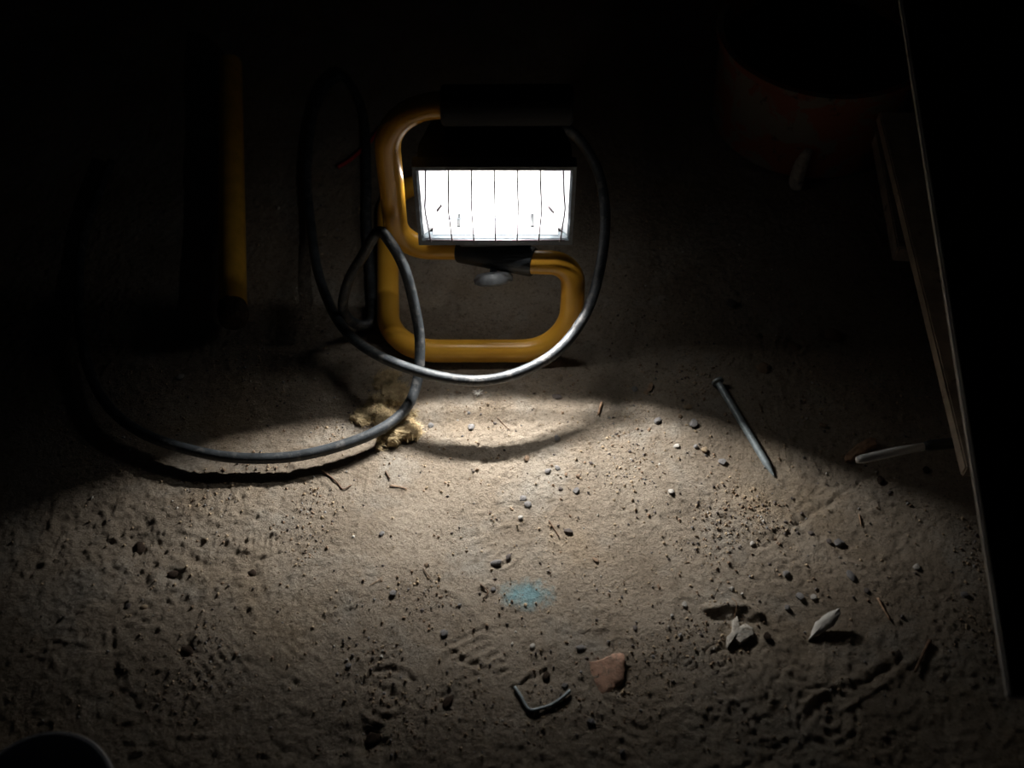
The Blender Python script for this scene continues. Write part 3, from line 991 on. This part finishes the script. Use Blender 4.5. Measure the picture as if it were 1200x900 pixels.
# fibres
bm = bmesh.new()
vi = RNG.choice(np.nonzero((edge > 0.3).ravel())[0], 3200)
fx_, fy_, fz_ = WX.ravel()[vi], WY.ravel()[vi], hh.ravel()[vi]
for x, y, z in zip(fx_, fy_, fz_):
    a_ = random.gauss(0.7, 0.9); L = random.uniform(0.002, 0.008)
    d = Vector((math.cos(a_), math.sin(a_), random.uniform(-0.05, 0.35))) * L
    p = Vector((x, y, z - 0.0003)); s = Vector((-math.sin(a_), math.cos(a_), 0)) * 0.00016
    mid = p + d * 0.5 + Vector((random.gauss(0, .0005), random.gauss(0, .0005), .0006))
    v1, v2, v3, v4, v5 = bm.verts.new(p - s), bm.verts.new(p + s), bm.verts.new(mid + s), bm.verts.new(mid - s), bm.verts.new(p + d)
    bm.faces.new((v1, v2, v3, v4)); bm.faces.new((v4, v3, v5))
tag(obj('wool_fibre', bm, m_wool, wool), kind='stuff')


# ------------------------------------------------------------------ pebbles, clods, twigs: every one its own object
def stone_mesh(seed, flat, long_, angular):
    rnd = random.Random(seed)
    bm = bmesh.new()
    bmesh.ops.create_icosphere(bm, subdivisions=2, radius=1)
    planes = []
    for _ in range(angular):
        n = Vector((rnd.gauss(0, 1), rnd.gauss(0, 1), rnd.gauss(0, 0.8))).normalized()
        planes.append((n, rnd.uniform(0.62, 0.85)))
    ph = [rnd.uniform(0, 6) for _ in range(6)]
    for v in bm.verts:
        p = v.co
        k = 1 + 0.12 * math.sin(3 * p.x + ph[0]) + 0.10 * math.sin(4 * p.y + ph[1]) + 0.09 * math.sin(5 * p.z + ph[2]) + rnd.uniform(-.03, .03)
        p = p * k
        for n, dd in planes:
            e = p.dot(n)
            if e > dd: p = p - n * (e - dd)
        v.co = Vector((p.x * long_, p.y, p.z * flat))
    me = bpy.data.meshes.new('stone')
    bm.to_mesh(me); bm.free()
    me.polygons.foreach_set('use_smooth', [True] * len(me.polygons))
    me.set_sharp_from_angle(angle=math.radians(32))
    return me


ADJ_GROUP = 'small stones scattered over the dirt floor'
PEB = [  # u, v, width px, colour, elongation, turn, label
    (770, 495, 11, 'grey', 1.1, 1.0, 'grey pebble alone, left of the pebble cluster by the nail'),
    (812, 498, 12, 'grey', 1.15, 1.4, 'largest grey pebble between the cluster and the long nail'),
    (797, 490, 6, 'brown', 1.2, 0.4, 'tiny brown stone just above left of the largest grey pebble'),
    (806, 478, 9, 'tan', 1.4, 0.2, 'tan clod at the shadow edge above the pebble cluster'),
    (815, 526, 7, 'grey', 1.0, 0.0, 'small grey pebble touching the round tan one in the cluster'),
    (825, 529, 10, 'tan', 1.0, 0.0, 'round tan pebble in the middle of the cluster'),
    (846, 542, 11, 'grey', 1.2, 2.5, 'flat grey pebble at the lower right end of the cluster'),
    (792, 526, 8, 'pale', 1.5, 0.2, 'pale thin chip left of the pebble cluster'),
    (744, 456, 9, 'grey', 1.3, 1.3, 'grey pebble in the shade left of the curled bark flake'),
    (965, 497, 10, 'brown', 1.4, 2.6, 'dark brown stone in dim light above the wood chip'),
    (786, 579, 8, 'pale', 1.1, 0.3, 'pale pebble on bare lit dirt below the pebble cluster'),
    (881, 638, 7, 'pale', 1.2, 1.3, 'bright white crumb at the lower end of the crack'),
    (951, 624, 7, 'dark', 1.2, 0.3, 'small dark stone right of the crack'),
    (984, 635, 14, 'grey', 1.4, 2.9, 'grey flat stone furthest right near the crack'),
    (972, 634, 7, 'dark', 1.0, 0.8, 'dark crumb touching the grey flat stone by the crack'),
    (921, 674, 12, 'grey', 1.3, 0.4, 'grey angular stone above the pair over the white flake'),
    (997, 676, 15, 'grey', 1.9, 2.1, 'long grey stone pointing down at lower right'),
    (1015, 693, 7, 'dark', 1.1, 0.3, 'dark crumb below the long grey stone'),
    (936, 699, 11, 'grey', 1.2, 2.2, 'dark-sided grey pebble paired with a paler one above the flake'),
    (953, 701, 9, 'pale', 1.3, 0.1, 'paler pebble of the pair above the white flake'),
    (923, 713, 9, 'grey', 1.1, 2.0, 'small grey pebble left of the white flake'),
    (1074, 664, 10, 'pale', 1.1, 0.5, 'pale pebble alone in the dark near the right panel'),
    (857, 691, 7, 'pale', 1.1, 0.5, 'small pale pebble above the soil crust'),
    (802, 710, 9, 'pale', 1.2, 1.9, 'white crumb left of the soil crust'),
    (787, 723, 5, 'pale', 1.0, 0.0, 'tiny white speck furthest left of the soil crust'),
    (553, 502, 9, 'grey', 1.1, 0.7, 'grey pebble in front of the cable loop, above its shadow'),
    (580, 498, 5, 'dark', 1.1, 0.7, 'tiny dark stone beside the thin twig inside the cable shadow'),
    (505, 499, 8, 'grey', 1.1, 0.3, 'small grey pebble just right of the mineral wool'),
    (653, 516, 9, 'grey', 1.6, 1.7, 'upright grey stone on the right part of the cable shadow'),
    (617, 540, 8, 'brown', 1.2, 1.5, 'small brown stone just below the cable shadow'),
    (653, 466, 10, 'dark', 1.6, 2.9, 'dark crumb in the dim strip under the cable loop'),
    (642, 554, 7, 'grey', 1.2, 0.3, 'left pebble of the close pair below the cable shadow'),
    (653, 551, 7, 'grey', 1.1, 2.3, 'right pebble of the close pair below the cable shadow'),
    (663, 559, 5, 'brown', 1.0, 0.0, 'tiny brown stone below the close pebble pair'),
    (677, 561, 7, 'brown', 1.2, 2.6, 'brown stone right of the close pebble pair'),
    (657, 575, 7, 'dark', 1.0, 0.0, 'round dark stone in the middle of the lit dirt'),
    (675, 577, 9, 'grey', 1.3, 0.5, 'grey stone right of the round dark one'),
    (692, 545, 5, 'dark', 1.1, 2.6, 'tiny dark stone under the short brown stick'),
    (738, 531, 5, 'dark', 1.0, 0.6, 'tiny dark stone between the lamp beam centre and the cluster'),
    (613, 587, 10, 'grey', 1.3, 0.2, 'upper of two touching slate-grey stones above the blue stain'),
    (618, 594, 10, 'grey', 1.2, 2.6, 'lower of two touching slate-grey stones above the blue stain'),
    (610, 610, 8, 'pale', 1.2, 0.2, 'pale stone under the two touching slate-grey stones'),
    (666, 624, 10, 'dark', 1.6, 2.8, 'dark flat stone at the edge of a smooth print'),
    (582, 660, 12, 'grey', 1.3, 0.2, 'grey stone in the ridge above the blue stain'),
    (596, 653, 8, 'dark', 1.4, 0.7, 'dark stone touching the ridge above the blue stain'),
    (578, 691, 7, 'grey', 1.2, 0.5, 'small grey stone just left of the blue stain'),
    (698, 657, 9, 'brown', 1.5, 2.4, 'dark brown crumb right of the blue stain'),
    (520, 742, 11, 'grey', 1.3, 3.0, 'grey flat pebble lower left of the blue stain'),
    (624, 757, 8, 'pale', 1.1, 1.2, 'pale pebble at the top of a narrow groove below the stain'),
    (680, 760, 11, 'grey', 1.4, 0.1, 'grey stone above the terracotta shard'),
    (744, 736, 8, 'dark', 1.1, 1.2, 'dark pebble alone above right of the terracotta shard'),
    (662, 804, 9, 'grey', 1.1, 0.4, 'dim grey pebble above the end of the bent wire'),
    (692, 847, 11, 'grey', 1.3, 0.2, 'grey stone in the dark below the terracotta shard'),
    (448, 627, 7, 'grey', 1.0, 0.6, 'small round grey pebble left of centre'),
    (461, 697, 9, 'grey', 1.0, 0.3, 'blue-grey round pebble left of the blue stain'),
    (169, 712, 10, 'tan', 1.3, 0.2, 'tan pebble in dim light at far left'),
    (211, 441, 11, 'pale', 1.0, 1.1, 'pale pebble above the cable at far left'),
    (857, 356, 14, 'dark', 1.4, 2.6, 'dark stone in the dim area right of the lamp'),
    (928, 356, 7, 'grey', 1.3, 0.5, 'small grey stone in the dim area furthest right of the lamp'),
    (409, 782, 9, 'grey', 1.1, 1.0, 'dim grey pebble at lower left of centre'),
    (151, 711, 7, 'dark', 1.5, 1.0, 'dark crumb left of the tan pebble at far left'),
    (326, 243, 5, 'pale', 1.0, 0.0, 'tiny white speck between the yellow pole and the cable'),
    (500, 664, 6, 'brown', 1.1, 0.5, 'tiny brown stone above the blue-grey round pebble'),
    (729, 882, 9, 'grey', 1.2, 0.9, 'grey pebble nearest the bottom edge right of centre'),
    (1130, 697, 10, 'grey', 1.4, 1.9, 'dim grey stone beside the foot of the right panel'),
    (1043, 577, 7, 'dark', 1.3, 0.4, 'dark crumb in dim dirt below the metal rod'),
]
for i, (u, v, w, colr, lo, rz, lab) in enumerate(PEB):
    me = stone_mesh(i * 7 + 1, random.uniform(0.45, 0.65), lo, random.randint(7, 13))
    me.materials.append(STONES[colr])
    p = P(u, v)
    s = w * scale_at(u, v) / (2 * lo ** 0.5) * 0.98
    o = bpy.data.objects.new('pebble', me)
    COL.objects.link(o)
    o.location = (p.x, p.y, zf(p.x, p.y) + s * 0.28)
    o.rotation_euler = (random.uniform(-.15, .15), random.uniform(-.15, .15), rz)
    o.scale = (s, s, s)
    tag(o, lab, 'stone', ADJ_GROUP)

CLOD = [(220, 762, 15, 'dark soil clod at lower far left'), (203, 672, 14, 'dark soil clod on the rim of a footprint at left'),
        (435, 866, 18, 'largest dark soil clod near the bottom edge left of centre'), (296, 672, 10, 'small dark clod under the comb-like tread print'),
        (163, 640, 12, 'dark clod at the left end of the footprint rim'), (525, 822, 14, 'dark crumbly clod left of the bent wire'),
        (978, 392, 20, 'dim rounded clod at the right in the shade behind the nail'), (932, 402, 14, 'small dim clod left of the rounded clod behind the nail'),
        (895, 430, 16, 'dim clod above the nail on its right'), (1085, 552, 10, 'dark clod under the metal rod near the right panel'),
        (640, 792, 11, 'dark clod between the bent wire and the terracotta shard'), (899, 747, 10, 'dark clod right of the plaster lump'),
        (1032, 562, 9, 'dark clod just below the wood chip')]
for i, (u, v, w, lab) in enumerate(CLOD):
    me = stone_mesh(900 + i, 0.6, random.uniform(1.0, 1.4), 0)
    me.materials.append(m_soil if i not in (6, 7, 8) else STONES['brown'])
    rr = random.Random(i)
    for vv in me.vertices: vv.co *= 1 + rr.uniform(-.16, .16)
    p = P(u, v); s = w * scale_at(u, v) / 2.2
    o = bpy.data.objects.new('soil_clod', me); COL.objects.link(o)
    o.location = (p.x, p.y, zf(p.x, p.y) + s * 0.25); o.scale = (s, s, s); o.rotation_euler = (0, 0, rr.uniform(0, 3))
    tag(o, lab, 'clod', 'clods of dark soil on the floor')

TW = [([(705, 474), (703, 480), (701, 488)], 3.2, m_paleTwig, 'short thick reddish-brown stick at the shadow edge, left of the nail'),
      ([(583, 492), (590, 499), (597, 506)], 1.2, m_twig, 'thin dark twig in front of the cable loop'),
      ([(373, 548), (384, 556), (395, 565), (402, 573), (412, 568)], 2.0, m_twig, 'dark kinked twig below the cable, left of the wool'),
      ([(1028, 702), (1034, 714), (1042, 728)], 3.0, m_paleTwig, 'thin brown stick right of the white flake'),
      ([(452, 553), (457, 562)], 2.0, m_twig, 'short dark twig below the mineral wool'),
      ([(457, 570), (466, 571), (476, 574)], 1.5, m_paleTwig, 'flat brown straw below right of the wool'),
      ([(434, 689), (442, 684), (449, 679)], 0.9, m_paleTwig, 'fine pale straw above the blue-grey round pebble'),
      ([(563, 686), (572, 694), (566, 702)], 1.6, m_twig, 'curved dark twig left of the blue stain'),
      ([(496, 668), (500, 674), (507, 682)], 1.2, m_twig, 'thin dark twig left of the ridge'),
      ([(890, 474), (893, 483)], 1.6, m_twig, 'tiny twig right of the nail shank'),
      ([(1007, 602), (1010, 616)], 1.4, m_paleTwig, 'upright fine straw above the grey flat stone'),
      ([(643, 612), (650, 622), (655, 630)], 1.8, m_twig, 'dark curved twig at the left edge of a smooth print'),
      ([(1090, 750), (1080, 770), (1072, 788)], 4.5, m_twig, 'dim thick stick in the dark at lower right'),
      ([(860, 724), (862, 712), (857, 702)], 0.9, m_paleTwig, 'fine straw rising from the soil crust')]
for pts, w, mt, lab in TW:
    q = [P(u, v) for u, v in pts]
    r_ = w * scale_at(*pts[0]) / 2
    for k in q: k.z = zf(k.x, k.y) + r_ * 0.9 + 0.0004
    path = catmull(q, 4)
    n = len(path)
    o = obj('twig', sweep(bmesh.new(), path, [r_ * (1 - 0.35 * k / n) for k in range(n)], 8), mt, smooth=True)
    tag(o, lab, 'twig')

# white fluff seed under the cable loop
fl = P(560, 464); fl.z = zf(fl.x, fl.y)
bm = bmesh.new()
for k in range(16):
    a_ = k * 2.399; L = random.uniform(.003, .0055)
    d = Vector((math.cos(a_) * L, math.sin(a_) * L, random.uniform(.001, .004)))
    sweep(bm, [fl + Vector((0, 0, .001)), fl + d * 0.5 + Vector((0, 0, .001)), fl + d], [0.0006, 0.00035, 0.0002], 5)
tag(obj('fluff_tuft', bm, STONES['pale'], smooth=True), 'tiny white tuft of fluff in the dim strip under the cable loop', 'fluff')
